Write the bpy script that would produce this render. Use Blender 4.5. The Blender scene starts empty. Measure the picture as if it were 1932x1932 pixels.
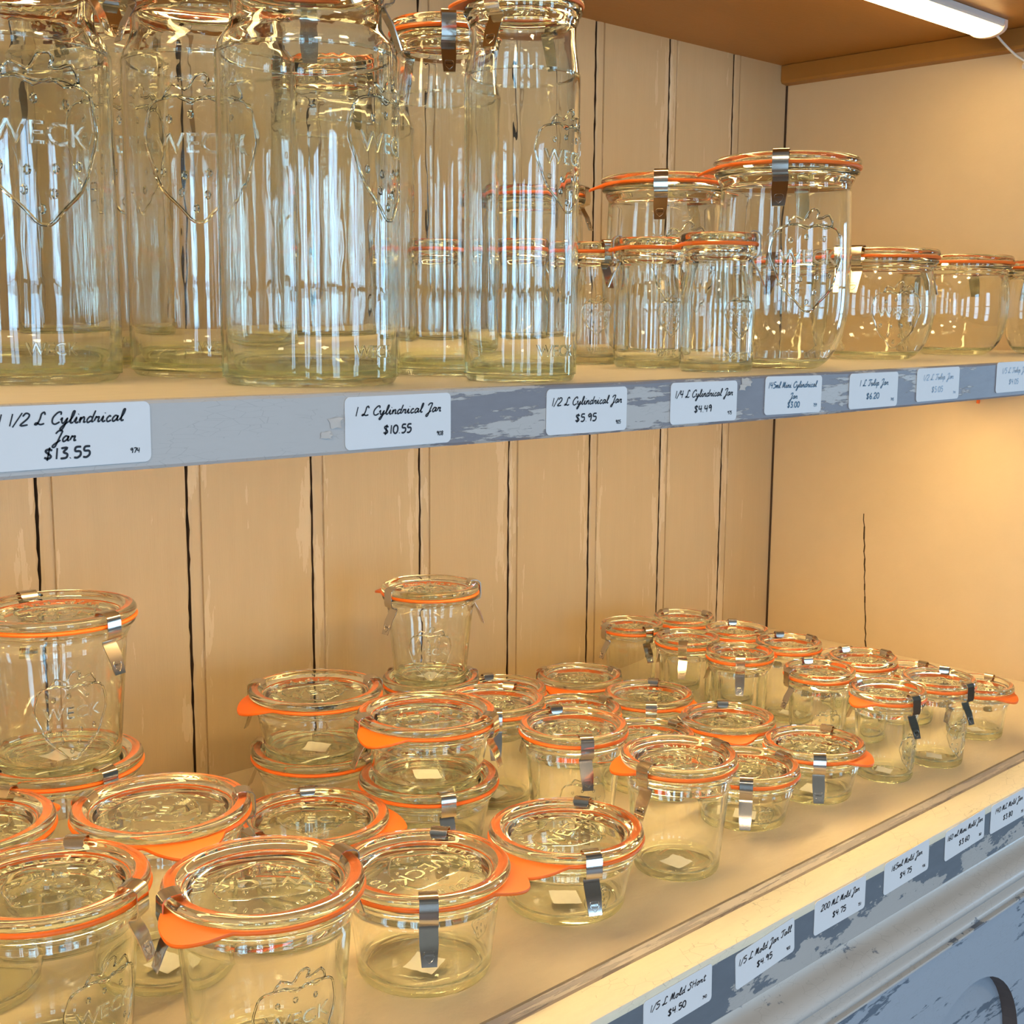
import bpy, bmesh, math, random
from mathutils import Vector, Matrix
random.seed(7)
PI = math.pi
C = bpy.context.scene.collection
SC = bpy.context.scene

# ------------------------------------------------------------------ camera
F_PX = 2421.926
YAW, PITCH, ROLL = 0.76534459, 0.1501267, -0.00746522
CAM = Vector((-1.38467, -0.95672, 0.40034))
cy_, sy_ = math.cos(YAW), math.sin(YAW)
fwd = Vector((sy_ * math.cos(PITCH), cy_ * math.cos(PITCH), -math.sin(PITCH)))
rgt = Vector((cy_, -sy_, 0))
dwn = fwd.cross(rgt)
r_ = math.cos(ROLL) * rgt + math.sin(ROLL) * dwn
d_ = -math.sin(ROLL) * rgt + math.cos(ROLL) * dwn
cam = bpy.data.cameras.new('camera')
cam.sensor_fit = 'HORIZONTAL'
cam.sensor_width = 36
cam.lens = 36 * F_PX / 1932
cam.clip_start = 0.02
camo = bpy.data.objects.new('camera', cam)
C.objects.link(camo)
m3 = Matrix((r_, -d_, -fwd)).transposed()
camo.matrix_world = Matrix.Translation(CAM) @ m3.to_4x4()
SC.camera = camo

# ------------------------------------------------------------------ world, lights, exposure
w = bpy.data.worlds.new('world')
SC.world = w
w.use_nodes = True
w.node_tree.nodes['Background'].inputs[0].default_value = (0.42, 0.62, 1.0, 1)
w.node_tree.nodes['Background'].inputs[1].default_value = 1.0
SC.view_settings.view_transform = 'Standard'
SC.view_settings.look = 'None'
SC.view_settings.gamma = 1.0
SC.view_settings.use_curve_mapping = False
SC.view_settings.exposure = 0.0
cyc = SC.cycles
cyc.max_bounces = 18
cyc.transmission_bounces = 16
cyc.glossy_bounces = 8
cyc.diffuse_bounces = 3
cyc.use_adaptive_sampling = True
cyc.adaptive_threshold = 0.02
cyc.transparent_max_bounces = 64
cyc.sample_clamp_indirect = 40.0
cyc.blur_glossy = 0.5
cyc.use_denoising = True

WARM = (1.0, 0.70, 0.30)
DAY = (0.38, 0.68, 1.0)
LED_STRENGTH = 28.0
WIN_POWER = 31.0

def area(name, loc, rot, sx, sy, power, col):
    l = bpy.data.lights.new(name, 'AREA')
    l.shape = 'RECTANGLE'
    l.size, l.size_y, l.energy, l.color = sx, sy, power, col
    o = bpy.data.objects.new(name, l)
    o.location, o.rotation_euler = loc, rot
    C.objects.link(o)
    return o

# daylight in the shop windows: one light per window opening, in the wall opposite the cupboard
WINDOWS = [(-4.2, 0.62), (-2.8, 0.62), (-1.2, 0.62), (0.7, 0.62)]
WIN_Y, WIN_Z0, WIN_Z1 = -4.2, -0.55, 1.02
for i, (x, wd) in enumerate(WINDOWS):
    area('daylight', (x, WIN_Y - 0.06, (WIN_Z0 + WIN_Z1) / 2), (PI / 2, 0, 0), wd, WIN_Z1 - WIN_Z0, WIN_POWER, DAY)
# two windows in the wall on the left of the shop
LWIN = [(-3.1, 0.55), (-1.2, 0.55)]
for y, wd in LWIN:
    area('daylight', (-5.26, y, (WIN_Z0 + WIN_Z1) / 2), (PI / 2, 0, -PI / 2), wd, WIN_Z1 - WIN_Z0, WIN_POWER, DAY)

RWIN = [(-3.3, 0.55), (-1.9, 0.55)]
for y, wd in RWIN:
    area('daylight', (4.56, y, (WIN_Z0 + WIN_Z1) / 2), (PI / 2, 0, PI / 2), wd, WIN_Z1 - WIN_Z0, WIN_POWER, DAY)

# unseen ceiling lamps, added as warm fill on the cupboard front
for x, y in ((-3.4, -2.6), (-1.9, -2.9), (-0.4, -2.4), (-2.7, -1.5)):
    area('warm_fill_lamp', (x, y, 1.70), (0, 0, 0), 0.35, 0.35, 12.5, (1.0, 0.74, 0.47))

# ------------------------------------------------------------------ material helpers
def mat(name):
    m = bpy.data.materials.new(name)
    m.use_nodes = True
    m.node_tree.nodes.clear()
    return m, m.node_tree

def nd(nt, typ, **kw):
    n = nt.nodes.new(typ)
    for k, v in kw.items():
        setattr(n, k, v)
    return n

def lk(nt, a, b):
    nt.links.new(a, b)

def out(nt, sh):
    o = nd(nt, 'ShaderNodeOutputMaterial')
    lk(nt, sh, o.inputs[0])

def principled(nt, col=None, rough=0.5, metal=0.0, spec=0.5):
    p = nd(nt, 'ShaderNodeBsdfPrincipled')
    if col is not None:
        p.inputs['Base Color'].default_value = (*col, 1)
    p.inputs['Roughness'].default_value = rough
    p.inputs['Metallic'].default_value = metal
    p.inputs['Specular IOR Level'].default_value = spec
    return p

def coords(nt, scale=(1, 1, 1), loc=(0, 0, 0), kind='Object'):
    t = nd(nt, 'ShaderNodeTexCoord')
    mp = nd(nt, 'ShaderNodeMapping')
    mp.inputs['Scale'].default_value = scale
    mp.inputs['Location'].default_value = loc
    lk(nt, t.outputs[kind], mp.inputs[0])
    return mp.outputs[0]

def noise(nt, vec, scale, detail=4, rough=0.6):
    n = nd(nt, 'ShaderNodeTexNoise')
    n.inputs['Scale'].default_value = scale
    n.inputs['Detail'].default_value = detail
    n.inputs['Roughness'].default_value = rough
    lk(nt, vec, n.inputs['Vector'])
    return n.outputs['Fac']

def ramp(nt, fac, stops):
    r = nd(nt, 'ShaderNodeValToRGB')
    e = r.color_ramp.elements
    while len(e) < len(stops):
        e.new(0.5)
    for i, (p, c) in enumerate(stops):
        e[i].position = p
        e[i].color = (*c, 1) if len(c) == 3 else c
    lk(nt, fac, r.inputs[0])
    return r.outputs[0]

def mixc(nt, fac, a, b):
    n = nd(nt, 'ShaderNodeMix', data_type='RGBA')
    for s, v in ((0, fac), (6, a), (7, b)):
        if hasattr(v, 'node'):
            lk(nt, v, n.inputs[s])
        elif s == 0:
            n.inputs[0].default_value = v
        else:
            n.inputs[s].default_value = (*v, 1)
    return n.outputs[2]

def math_(nt, op, a, b=None):
    n = nd(nt, 'ShaderNodeMath', operation=op)
    for i, v in ((0, a), (1, b)):
        if v is None:
            continue
        if hasattr(v, 'node'):
            lk(nt, v, n.inputs[i])
        else:
            n.inputs[i].default_value = v
    return n.outputs[0]

def bump(nt, h, strength=0.3, dist=0.001):
    b = nd(nt, 'ShaderNodeBump')
    b.inputs['Strength'].default_value = strength
    b.inputs['Distance'].default_value = dist
    lk(nt, h, b.inputs['Height'])
    return b.outputs[0]

def simple(name, col, rough=0.5, metal=0.0, spec=0.5, var=0.0, vscale=30):
    m, nt = mat(name)
    p = principled(nt, col, rough, metal, spec)
    if var:
        f = noise(nt, coords(nt), vscale, 5)
        a = tuple(max(0, c * (1 - var)) for c in col)
        b = tuple(min(1, c * (1 + var)) for c in col)
        lk(nt, mixc(nt, f, a, b), p.inputs['Base Color'])
    out(nt, p.outputs[0])
    return m

CREAM = (0.50, 0.375, 0.225)

def paint_mat(name, col, streak=(1, 1, 1), rough=0.45, var=0.08, edge=False, crack=0.0):
    m, nt = mat(name)
    p = principled(nt, col, rough, 0, 0.4)
    v = coords(nt, streak)
    f = noise(nt, v, 14, 6)
    a = tuple(c * (1 - var) for c in col)
    b = tuple(min(1, c * (1 + var)) for c in col)
    colr = mixc(nt, f, a, b)
    if edge:
        at = nd(nt, 'ShaderNodeAttribute', attribute_name='edge')
        ed = at.outputs['Fac']
        n1 = noise(nt, coords(nt, (30, 30, 3.5)), 3.0, 7, 0.62)
        # lighter flakes of old paint along the board edges
        band = math_(nt, 'GREATER_THAN', math_(nt, 'SUBTRACT', n1, math_(nt, 'MULTIPLY', ed, 0.22)), 0.45)
        n2 = noise(nt, coords(nt, (8, 8, 1.3), (3, 1, 0)), 3.0, 5)
        gate = math_(nt, 'GREATER_THAN', n2, 0.52)
        colr = mixc(nt, math_(nt, 'MULTIPLY', band, gate), colr, (0.58, 0.455, 0.30))
        # brown wear in thin scratches
        n3 = noise(nt, coords(nt, (240, 240, 6), (1, 5, 0)), 1.0, 3)
        colr = mixc(nt, math_(nt, 'MULTIPLY', math_(nt, 'GREATER_THAN', n3, 0.73), 0.35), colr, (0.62, 0.50, 0.36))
    if crack:
        vo = nd(nt, 'ShaderNodeTexVoronoi', feature='DISTANCE_TO_EDGE')
        lk(nt, coords(nt, (75, 130, 420)), vo.inputs['Vector'])
        vo.inputs['Scale'].default_value = 1
        colr = mixc(nt, math_(nt, 'MULTIPLY', math_(nt, 'LESS_THAN', vo.outputs['Distance'], 0.012), math_(nt, 'MULTIPLY', math_(nt, 'GREATER_THAN', noise(nt, coords(nt, (9, 9, 9), (4, 4, 4)), 3.0, 3), 0.52), crack)), colr, tuple(c * 0.5 for c in col))
    lk(nt, colr, p.inputs['Base Color'])
    lk(nt, bump(nt, noise(nt, coords(nt, streak), 60, 6), 0.35, 0.0008), p.inputs['Normal'])
    out(nt, p.outputs[0])
    return m

def chipped_mat(name, base, flake, thresh, streak, seed=0, rough=0.42, zgrad=None, xgrad=None):
    """grey paint with irregular remains of a paler coat"""
    m, nt = mat(name)
    p = principled(nt, base, rough, 0, 0.45)
    n1 = noise(nt, coords(nt, streak, (seed, seed * 2, 0)), 9, 9, 0.68)
    n2 = noise(nt, coords(nt, tuple(s * 0.22 for s in streak), (seed + 3, 0, 1)), 9, 3, 0.5)
    h = math_(nt, 'ADD', math_(nt, 'MULTIPLY', n1, 0.55), math_(nt, 'MULTIPLY', n2, 0.6))
    if zgrad or xgrad:
        t = nd(nt, 'ShaderNodeTexCoord')
        s = nd(nt, 'ShaderNodeSeparateXYZ')
        lk(nt, t.outputs['Object'], s.inputs[0])
        for ax, g in ((2, zgrad), (0, xgrad)):
            if g:
                z0, z1, amt = g
                mr = nd(nt, 'ShaderNodeMapRange')
                mr.inputs[1].default_value, mr.inputs[2].default_value = z0, z1
                mr.inputs[3].default_value, mr.inputs[4].default_value = 0, amt
                lk(nt, s.outputs[ax], mr.inputs[0])
                h = math_(nt, 'ADD', h, mr.outputs[0])
    mask = ramp(nt, h, [(thresh - 0.008, (0, 0, 0)), (thresh + 0.008, (1, 1, 1))])
    vo = nd(nt, 'ShaderNodeTexVoronoi', feature='DISTANCE_TO_EDGE')
    lk(nt, coords(nt, (90, 90, 420)), vo.inputs['Vector'])
    vo.inputs['Scale'].default_value = 1
    cr = math_(nt, 'MULTIPLY', math_(nt, 'LESS_THAN', vo.outputs['Distance'], 0.02), math_(nt, 'MULTIPLY', math_(nt, 'GREATER_THAN', noise(nt, coords(nt, (9, 9, 20), (4, 4, 4)), 3.0, 3), 0.5), 0.4))
    fl = mixc(nt, cr, flake, tuple(c * 0.62 for c in flake))
    fl = mixc(nt, math_(nt, 'MULTIPLY', noise(nt, coords(nt, (20, 20, 90)), 6, 5), 0.3), fl, tuple(min(1, c * 1.2) for c in flake))
    b2 = mixc(nt, noise(nt, coords(nt, (6, 6, 20)), 8, 5), tuple(c * 0.85 for c in base), tuple(c * 1.18 for c in base))
    lk(nt, mixc(nt, mask, b2, fl), p.inputs['Base Color'])
    lk(nt, bump(nt, mask, 0.5, 0.0005), p.inputs['Normal'])
    out(nt, p.outputs[0])
    return m

def glass_mat(name, tint, wob=0.0, wscale=(40, 40, 3), clear=0.5, ior=1.5):
    """soda glass: part of the light goes straight on, part is bent, part mirrored"""
    m, nt = mat(name)
    g = nd(nt, 'ShaderNodeBsdfGlass')
    g.inputs['Color'].default_value = (*tint, 1)
    g.inputs['Roughness'].default_value = 0.0
    g.inputs['IOR'].default_value = ior
    sh = g.outputs[0]
    nrm = None
    if wob:
        nrm = bump(nt, noise(nt, coords(nt, wscale), 1.0, 4, 0.55), wob, 0.002)
        lk(nt, nrm, g.inputs['Normal'])
    if clear > 0:
        tr = nd(nt, 'ShaderNodeBsdfTransparent')
        tr.inputs['Color'].default_value = (*tint, 1)
        gl = nd(nt, 'ShaderNodeBsdfGlossy')
        gl.inputs['Roughness'].default_value = 0.0
        ge = nd(nt, 'ShaderNodeNewGeometry')
        dt = nd(nt, 'ShaderNodeVectorMath', operation='DOT_PRODUCT')
        lk(nt, nrm if nrm else ge.outputs['Normal'], dt.inputs[0])
        lk(nt, ge.outputs['Incoming'], dt.inputs[1])
        if nrm:
            lk(nt, nrm, gl.inputs['Normal'])
        edge = math_(nt, 'POWER', math_(nt, 'SUBTRACT', 1.0, math_(nt, 'ABSOLUTE', dt.outputs['Value'])), 4.0)
        lk(nt, mixc(nt, edge, tint, (tint[0] * 0.80, tint[1] * 0.85, tint[2] * 0.76)), tr.inputs['Color'])
        # Schlick reflectance of a glass surface
        inv = math_(nt, 'SUBTRACT', 1.0, math_(nt, 'ABSOLUTE', dt.outputs['Value']))
        fres = math_(nt, 'ADD', math_(nt, 'MULTIPLY', math_(nt, 'POWER', inv, 5.0), 0.95), 0.042)
        mx = nd(nt, 'ShaderNodeMixShader')
        lk(nt, fres, mx.inputs[0])
        lk(nt, tr.outputs[0], mx.inputs[1])
        lk(nt, gl.outputs[0], mx.inputs[2])
        m2 = nd(nt, 'ShaderNodeMixShader')
        m2.inputs[0].default_value = clear
        lk(nt, g.outputs[0], m2.inputs[1])
        lk(nt, mx.outputs[0], m2.inputs[2])
        sh = m2.outputs[0]
    out(nt, sh)
    return m

def emit_mat(name, col, s):
    m, nt = mat(name)
    e = nd(nt, 'ShaderNodeEmission')
    e.inputs[0].default_value = (*col, 1)
    e.inputs[1].default_value = s
    out(nt, e.outputs[0])
    return m

M = {}
M['board'] = paint_mat('cream_board_paint', CREAM, (6, 6, 0.6), 0.42, 0.07, edge=True)
M['gap'] = simple('dark_board_gap', (0.06, 0.03, 0.012), 0.9, var=0.3)
M['cream'] = paint_mat('cream_panel_paint', (0.71, 0.55, 0.345), (2, 2, 2), 0.5, 0.05)
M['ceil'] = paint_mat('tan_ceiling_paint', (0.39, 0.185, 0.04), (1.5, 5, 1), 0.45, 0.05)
M['counter'] = paint_mat('cream_counter_paint', (0.73, 0.61, 0.43), (2, 7, 2), 0.33, 0.06)
M['shelf'] = paint_mat('cream_shelf_paint', (0.84, 0.74, 0.57), (3, 14, 2), 0.4, 0.10)
M['lip'] = paint_mat('ivory_lip_paint', (0.90, 0.81, 0.61), (4, 20, 4), 0.45, 0.06, crack=0.5)
M['strip'] = chipped_mat('grey_strip_paint', (0.40, 0.365, 0.36), (0.58, 0.52, 0.47), 0.58, (3, 40, 20), 5)
M['edge'] = chipped_mat('shelf_edge_paint', (0.27, 0.26, 0.28), (0.56, 0.53, 0.50), 0.60, (3.2, 4, 22), 2, xgrad=(-0.95, -1.05, 0.22))
M['fascia'] = chipped_mat('fascia_paint', (0.17, 0.195, 0.225), (0.50, 0.48, 0.45), 0.66, (5, 5, 12), 8, zgrad=(-0.018, -0.048, 0.16))
M['mould'] = chipped_mat('moulding_paint', (0.22, 0.24, 0.27), (0.62, 0.58, 0.53), 0.46, (4, 4, 8), 4, rough=0.25)
M['panel'] = chipped_mat('front_panel_paint', (0.15, 0.19, 0.24), (0.41, 0.46, 0.52), 0.50, (2.6, 3, 12), 11, rough=0.4)
M['recess'] = simple('shaded_bare_wood', (0.13, 0.095, 0.08), 0.6, var=0.15)  # bare wood of the arch reveals, their shade darkened into the colour
M['rubber'] = simple('orange_rubber', (0.95, 0.17, 0.012), 0.42, var=0.06)
M['steel'] = simple('spring_steel', (0.58, 0.53, 0.47), 0.13, 1.0, var=0.06, vscale=120)
M['paper'] = simple('price_paper', (0.86, 0.86, 0.86), 0.6, var=0.04)
M['sticker'] = simple('base_sticker_paper', (0.88, 0.85, 0.78), 0.7, var=0.08, vscale=200)
M['ink'] = simple('black_ink', (0.012, 0.011, 0.016), 0.5)
M['fade1'] = simple('faded_blue_ink', (0.10, 0.20, 0.30), 0.6)
M['fade2'] = simple('very_faded_blue_ink', (0.42, 0.55, 0.68), 0.6)
M['plastic'] = simple('white_plastic', (0.80, 0.77, 0.72), 0.35)
M['capp'] = simple('translucent_end_cap', (0.85, 0.62, 0.48), 0.4)
M['led'] = emit_mat('lit_diffuser', WARM, LED_STRENGTH)
M['led_top'] = emit_mat('lit_top_diffuser', WARM, LED_STRENGTH * 0.74)
M['wood'] = simple('oak_floor', (0.20, 0.12, 0.07), 0.4, var=0.3, vscale=6)
M['roomwall'] = simple('room_wall_paint', (0.42, 0.36, 0.28), 0.7, var=0.05)
M['frame'] = simple('window_frame_paint', (0.30, 0.22, 0.15), 0.5)
M['glass'] = glass_mat('jar_glass', (0.985, 0.995, 0.98), 0.10, (22, 22, 5), 0.0)
M['glasstall'] = glass_mat('tall_jar_glass', (0.985, 0.995, 0.98), 0.40, (17, 17, 3.2), 0.0)
M['base'] = glass_mat('thick_base_glass', (0.945, 0.98, 0.87), 0.0, clear=0.4)
M['lid'] = glass_mat('lid_glass', (0.985, 0.995, 0.965), 0.05, (60, 60, 60), 0.0)
M['liddisc'] = glass_mat('lid_disc_glass', (0.985, 0.993, 0.97), 0.03, (60, 60, 60), 1.0)
M['emboss'] = glass_mat('raised_glass', (0.975, 0.99, 0.965), 0.0, clear=0.0)
M['flake'] = simple('loose_paint_flake', (0.62, 0.56, 0.50), 0.6, var=0.1)
M['crumb'] = simple('rust_crumb', (0.55, 0.22, 0.08), 0.8)

# ------------------------------------------------------------------ mesh helpers
def mesh(name, bm, mats, smooth=None):
    me = bpy.data.meshes.new(name)
    bmesh.ops.recalc_face_normals(bm, faces=bm.faces)
    bm.to_mesh(me)
    bm.free()
    for m in (mats if isinstance(mats, (list, tuple)) else [mats]):
        me.materials.append(m)
    if smooth is not None:
        me.shade_smooth()
        me.set_sharp_from_angle(angle=math.radians(smooth))
    return me

def put(name, me, parent=None, loc=(0, 0, 0), rotz=0):
    o = bpy.data.objects.new(name, me)
    C.objects.link(o)
    o.parent = parent
    o.location = loc
    o.rotation_euler = (0, 0, rotz)
    return o

def empty(name, loc, rotz=0):
    o = bpy.data.objects.new(name, None)
    C.objects.link(o)
    o.location = loc
    o.rotation_euler = (0, 0, rotz)
    o.empty_display_size = 0.02
    return o

def tag(o, label=None, cat=None, group=None, kind=None):
    for k, v in (('label', label), ('category', cat), ('group', group), ('kind', kind)):
        if v:
            o[k] = v
    return o

def lathe(prof, n=72, closed=False, mats=None):
    """prof: list of (r, z[, material index]) ; r = 0 closes on the axis"""
    bm = bmesh.new()
    rings = []
    for p in prof:
        r, z = p[0], p[1]
        if r <= 1e-7:
            rings.append([bm.verts.new((0, 0, z))])
        else:
            rings.append([bm.verts.new((r * math.cos(2 * PI * i / n), r * math.sin(2 * PI * i / n), z)) for i in range(n)])
    idx = list(range(len(prof))) + ([0] if closed else [])
    for a, b in zip(idx[:-1], idx[1:]):
        A, B = rings[a], rings[b]
        mi = prof[a][2] if len(prof[a]) > 2 else 0
        for i in range(n):
            j = (i + 1) % n
            q = [A[i % len(A)], A[j % len(A)], B[j % len(B)], B[i % len(B)]]
            u = []
            for v in q:
                if v not in u:
                    u.append(v)
            if len(u) >= 3:
                f = bm.faces.new(u)
                f.material_index = mi
    return bm

def smooth_prof(pts, k=4):
    o = []
    for i in range(len(pts) - 1):
        p0, p1, p2, p3 = pts[max(i - 1, 0)], pts[i], pts[i + 1], pts[min(i + 2, len(pts) - 1)]
        for s in range(k):
            t = s / k
            o.append(tuple(0.5 * ((2 * p1[c]) + (-p0[c] + p2[c]) * t + (2 * p0[c] - 5 * p1[c] + 4 * p2[c] - p3[c]) * t * t + (-p0[c] + 3 * p1[c] - 3 * p2[c] + p3[c]) * t ** 3) for c in (0, 1)))
    o.append(tuple(pts[-1][:2]))
    return o

def box(bm, x0, x1, y0, y1, z0, z1, mi=0):
    v = [bm.verts.new((x, y, z)) for x in (x0, x1) for y in (y0, y1) for z in (z0, z1)]
    for q in ((0, 1, 3, 2), (4, 6, 7, 5), (0, 4, 5, 1), (2, 3, 7, 6), (0, 2, 6, 4), (1, 5, 7, 3)):
        f = bm.faces.new([v[i] for i in q])
        f.material_index = mi
    return v

def prism_x(bm, prof, x0, x1, nseg=1, mi=0):
    """closed (y, z) outline swept along x, with end caps"""
    rings = [[bm.verts.new((x0 + (x1 - x0) * s / nseg, y, z)) for y, z in prof] for s in range(nseg + 1)]
    n = len(prof)
    for a, b in zip(rings[:-1], rings[1:]):
        for i in range(n):
            f = bm.faces.new((a[i], a[(i + 1) % n], b[(i + 1) % n], b[i]))
            f.material_index = mi
    bm.faces.new(rings[0])
    bm.faces.new(list(reversed(rings[-1])))

def tube(bm, pts, r, n=6, closed=False, flat=None):
    pts = [Vector(p) for p in pts]
    k = len(pts)
    rings = []
    prev = None
    for i, p in enumerate(pts):
        a = pts[(i - 1) % k] if (closed or i > 0) else p
        b = pts[(i + 1) % k] if (closed or i < k - 1) else p
        t = (b - a).normalized()
        ref = Vector((0, 0, 1)) if abs(t.z) < 0.9 else Vector((1, 0, 0))
        u = t.cross(ref).normalized()
        if prev is not None and u.dot(prev) < 0:
            u = -u
        prev = u
        v = t.cross(u).normalized()
        rings.append([bm.verts.new(p + r * (math.cos(2 * PI * j / n) * u + math.sin(2 * PI * j / n) * v)) for j in range(n)])
    rr = rings + ([rings[0]] if closed else [])
    for A, B in zip(rr[:-1], rr[1:]):
        for j in range(n):
            bm.faces.new((A[j], A[(j + 1) % n], B[(j + 1) % n], B[j]))
    if not closed:
        bm.faces.new(rings[0])
        bm.faces.new(list(reversed(rings[-1])))

def text_polys(txt, size, depth):
    """raised lettering as a bmesh in the xy plane, centred on the origin"""
    cu = bpy.data.curves.new('t', 'FONT')
    cu.body = txt
    cu.size = size
    cu.extrude = depth
    cu.bevel_depth = depth * 0.5
    cu.bevel_resolution = 1
    cu.resolution_u = 3
    cu.align_x = 'CENTER'
    cu.align_y = 'CENTER'
    ob = bpy.data.objects.new('t', cu)
    C.objects.link(ob)
    dg = bpy.context.evaluated_depsgraph_get()
    me = bpy.data.meshes.new_from_object(ob.evaluated_get(dg))
    bpy.data.objects.remove(ob)
    bpy.data.curves.remove(cu)
    bm = bmesh.new()
    bm.from_mesh(me)
    bpy.data.meshes.remove(me)
    return bm

def join_into(dst, src, fn):
    mp = {}
    for v in src.verts:
        mp[v] = dst.verts.new(fn(v.co))
    for f in src.faces:
        try:
            dst.faces.new([mp[v] for v in f.verts])
        except ValueError:
            pass
    src.free()

# ------------------------------------------------------------------ structure: cupboard interior
GROOVES = [-0.1075, -0.2255, -0.347, -0.470, -0.590, -0.717, -0.843, -0.972, -1.098, -1.222, -1.347]
CEIL_Z = 0.709
X_LEFT = -1.46
SHELF_F, DECK_F = -0.46, -0.452

def back_wall():
    xs = [(0.0, 0.0, 1.0, 0)]          # x, y, edge, material of the strip to the left of it
    for g in GROOVES:
        xs += [(g + 0.030, 0, 1.0, 0), (g + 0.0130, 0, 0.25, 0), (g + 0.0125, 0.0018, 0.0, 0), (g + 0.0108, 0.0018, 0.0, 0),
               (g + 0.0100, -0.0004, 0.3, 0), (g + 0.0035, 0, 0.1, 0), (g + 0.0012, 0.001, 0.0, 1), (g + 0.0004, 0.009, 0, 1),
               (g - 0.0004, 0.009, 0, 1), (g - 0.0012, 0.001, 0.0, 0), (g - 0.0030, 0, 0.05, 0), (g - 0.013, 0, 0.25, 0), (g - 0.030, 0, 1.0, 0)]
    xs.append((X_LEFT, 0, 1.0, 0))
    nz = 90
    bm = bmesh.new()
    el = bm.verts.layers.float.new('edge')
    cols = []
    for k in range(nz + 1):
        z = -0.02 + (CEIL_Z + 0.04) * k / nz
        row = []
        for i, (x, y, e, mi) in enumerate(xs):
            jx = random.uniform(-1, 1) * 0.0007 if (y == 0.001 and random.random() < 0.6) else 0
            v = bm.verts.new((x + jx, y, z))
            v[el] = e
            row.append(v)
        cols.append(row)
    for k in range(nz):
        for i in range(len(xs) - 1):
            f = bm.faces.new((cols[k][i], cols[k][i + 1], cols[k + 1][i + 1], cols[k + 1][i]))
            f.material_index = xs[i][3]
    # back skin for thickness
    a = [bm.verts.new((x, 0.02, z)) for x, z in ((0, -0.02), (X_LEFT, -0.02), (X_LEFT, CEIL_Z + 0.02), (0, CEIL_Z + 0.02))]
    bm.faces.new(a)
    me = bpy.data.meshes.new('wall_back')
    bm.to_mesh(me)
    bm.free()
    me.materials.append(M['board'])
    me.materials.append(M['gap'])
    o = put('wall_back', me)
    return tag(o, kind='structure')
back_wall()

bm = bmesh.new()
box(bm, 0, 0.03, -0.52, 0.02, -0.02, CEIL_Z + 0.05)
# hairline crack in the panel
tag(put('wall_right', mesh('wall_right', bm, M['cream'])), kind='structure')
bm = bmesh.new()
pts = []
for i in range(22):
    t = i / 21
    pts.append((-0.0002, -0.136 - 0.0115 * t + random.uniform(-0.0007, 0.0007), 0.167 - 0.165 * t))
for a, b in zip(pts[:-1], pts[1:]):
    wv = 0.0006 + random.random() * 0.0005
    q = [bm.verts.new(v) for v in ((a[0], a[1] - wv, a[2]), (a[0], a[1] + wv, a[2]), (b[0], b[1] + wv, b[2]), (b[0], b[1] - wv, b[2]))]
    bm.faces.new(q)
tag(put('trim_2', mesh('wall_crack', bm, M['gap'])), kind='structure')
bm = bmesh.new()
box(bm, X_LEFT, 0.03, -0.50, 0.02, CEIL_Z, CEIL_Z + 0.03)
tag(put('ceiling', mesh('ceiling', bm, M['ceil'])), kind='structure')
# batten under the ceiling, along the right wall, with a chamfered lower edge
bm = bmesh.new()
prof = [(0.0, CEIL_Z - 0.0005), (-0.0135, CEIL_Z - 0.0005), (-0.0135, CEIL_Z - 0.0185), (-0.0115, CEIL_Z - 0.0215), (0.0, CEIL_Z - 0.023)]
A = [bm.verts.new((x, -0.0008, z)) for x, z in prof]
B = [bm.verts.new((x, -0.49, z)) for x, z in prof]
for i in range(5):
    bm.faces.new((A[i], A[(i + 1) % 5], B[(i + 1) % 5], B[i]))
bm.faces.new(A)
bm.faces.new(B)
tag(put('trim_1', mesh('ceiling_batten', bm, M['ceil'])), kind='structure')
# dark joint lines where the right wall meets the back boards and the deck
bm = bmesh.new()
box(bm, -0.0015, 0.0005, -0.0022, 0.0005, 0.0, CEIL_Z - 0.023)
tag(put('trim_3', mesh('corner_joint', bm, M['gap'])), kind='structure')
bm = bmesh.new()
box(bm, X_LEFT - 0.03, X_LEFT, -0.52, 0.02, -0.02, CEIL_Z + 0.05)
tag(put('wall_left', mesh('wall_left', bm, M['cream'])), kind='structure')

# ------------------------------------------------------------------ the shop room behind the camera
RX0, RX1, RZ0, RZ1 = -5.2, 4.5, -0.95, 1.75
def rbox(name, *a, m='roomwall'):
    bm = bmesh.new()
    box(bm, *a)
    return tag(put(name, mesh(name, bm, M[m])), kind='structure')
rbox('floor', RX0, RX1, WIN_Y, 0.5, RZ0 - 0.05, RZ0, m='wood')
rbox('ceiling_room', RX0, RX1, WIN_Y, 0.5, RZ1, RZ1 + 0.05)
bm = bmesh.new()
box(bm, RX0, RX1, WIN_Y - 0.05, WIN_Y, RZ0, WIN_Z0)
box(bm, RX0, RX1, WIN_Y - 0.05, WIN_Y, WIN_Z1, RZ1)
xx = RX0
for x, wd in WINDOWS:
    box(bm, xx, x - wd / 2, WIN_Y - 0.05, WIN_Y, WIN_Z0, WIN_Z1)
    xx = x + wd / 2
box(bm, xx, RX1, WIN_Y - 0.05, WIN_Y, WIN_Z0, WIN_Z1)
tag(put('wall_front', mesh('wall_front', bm, M['roomwall'])), kind='structure')
bm = bmesh.new()
box(bm, RX0 - 0.05, RX0, WIN_Y, 0.5, RZ0, WIN_Z0)
box(bm, RX0 - 0.05, RX0, WIN_Y, 0.5, WIN_Z1, RZ1)
yy = WIN_Y
for y, wd in LWIN:
    box(bm, RX0 - 0.05, RX0, yy, y - wd / 2, WIN_Z0, WIN_Z1)
    yy = y + wd / 2
box(bm, RX0 - 0.05, RX0, yy, 0.5, WIN_Z0, WIN_Z1)
tag(put('wall_side', mesh('wall_side', bm, M['roomwall'])), kind='structure')
bm = bmesh.new()
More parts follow.
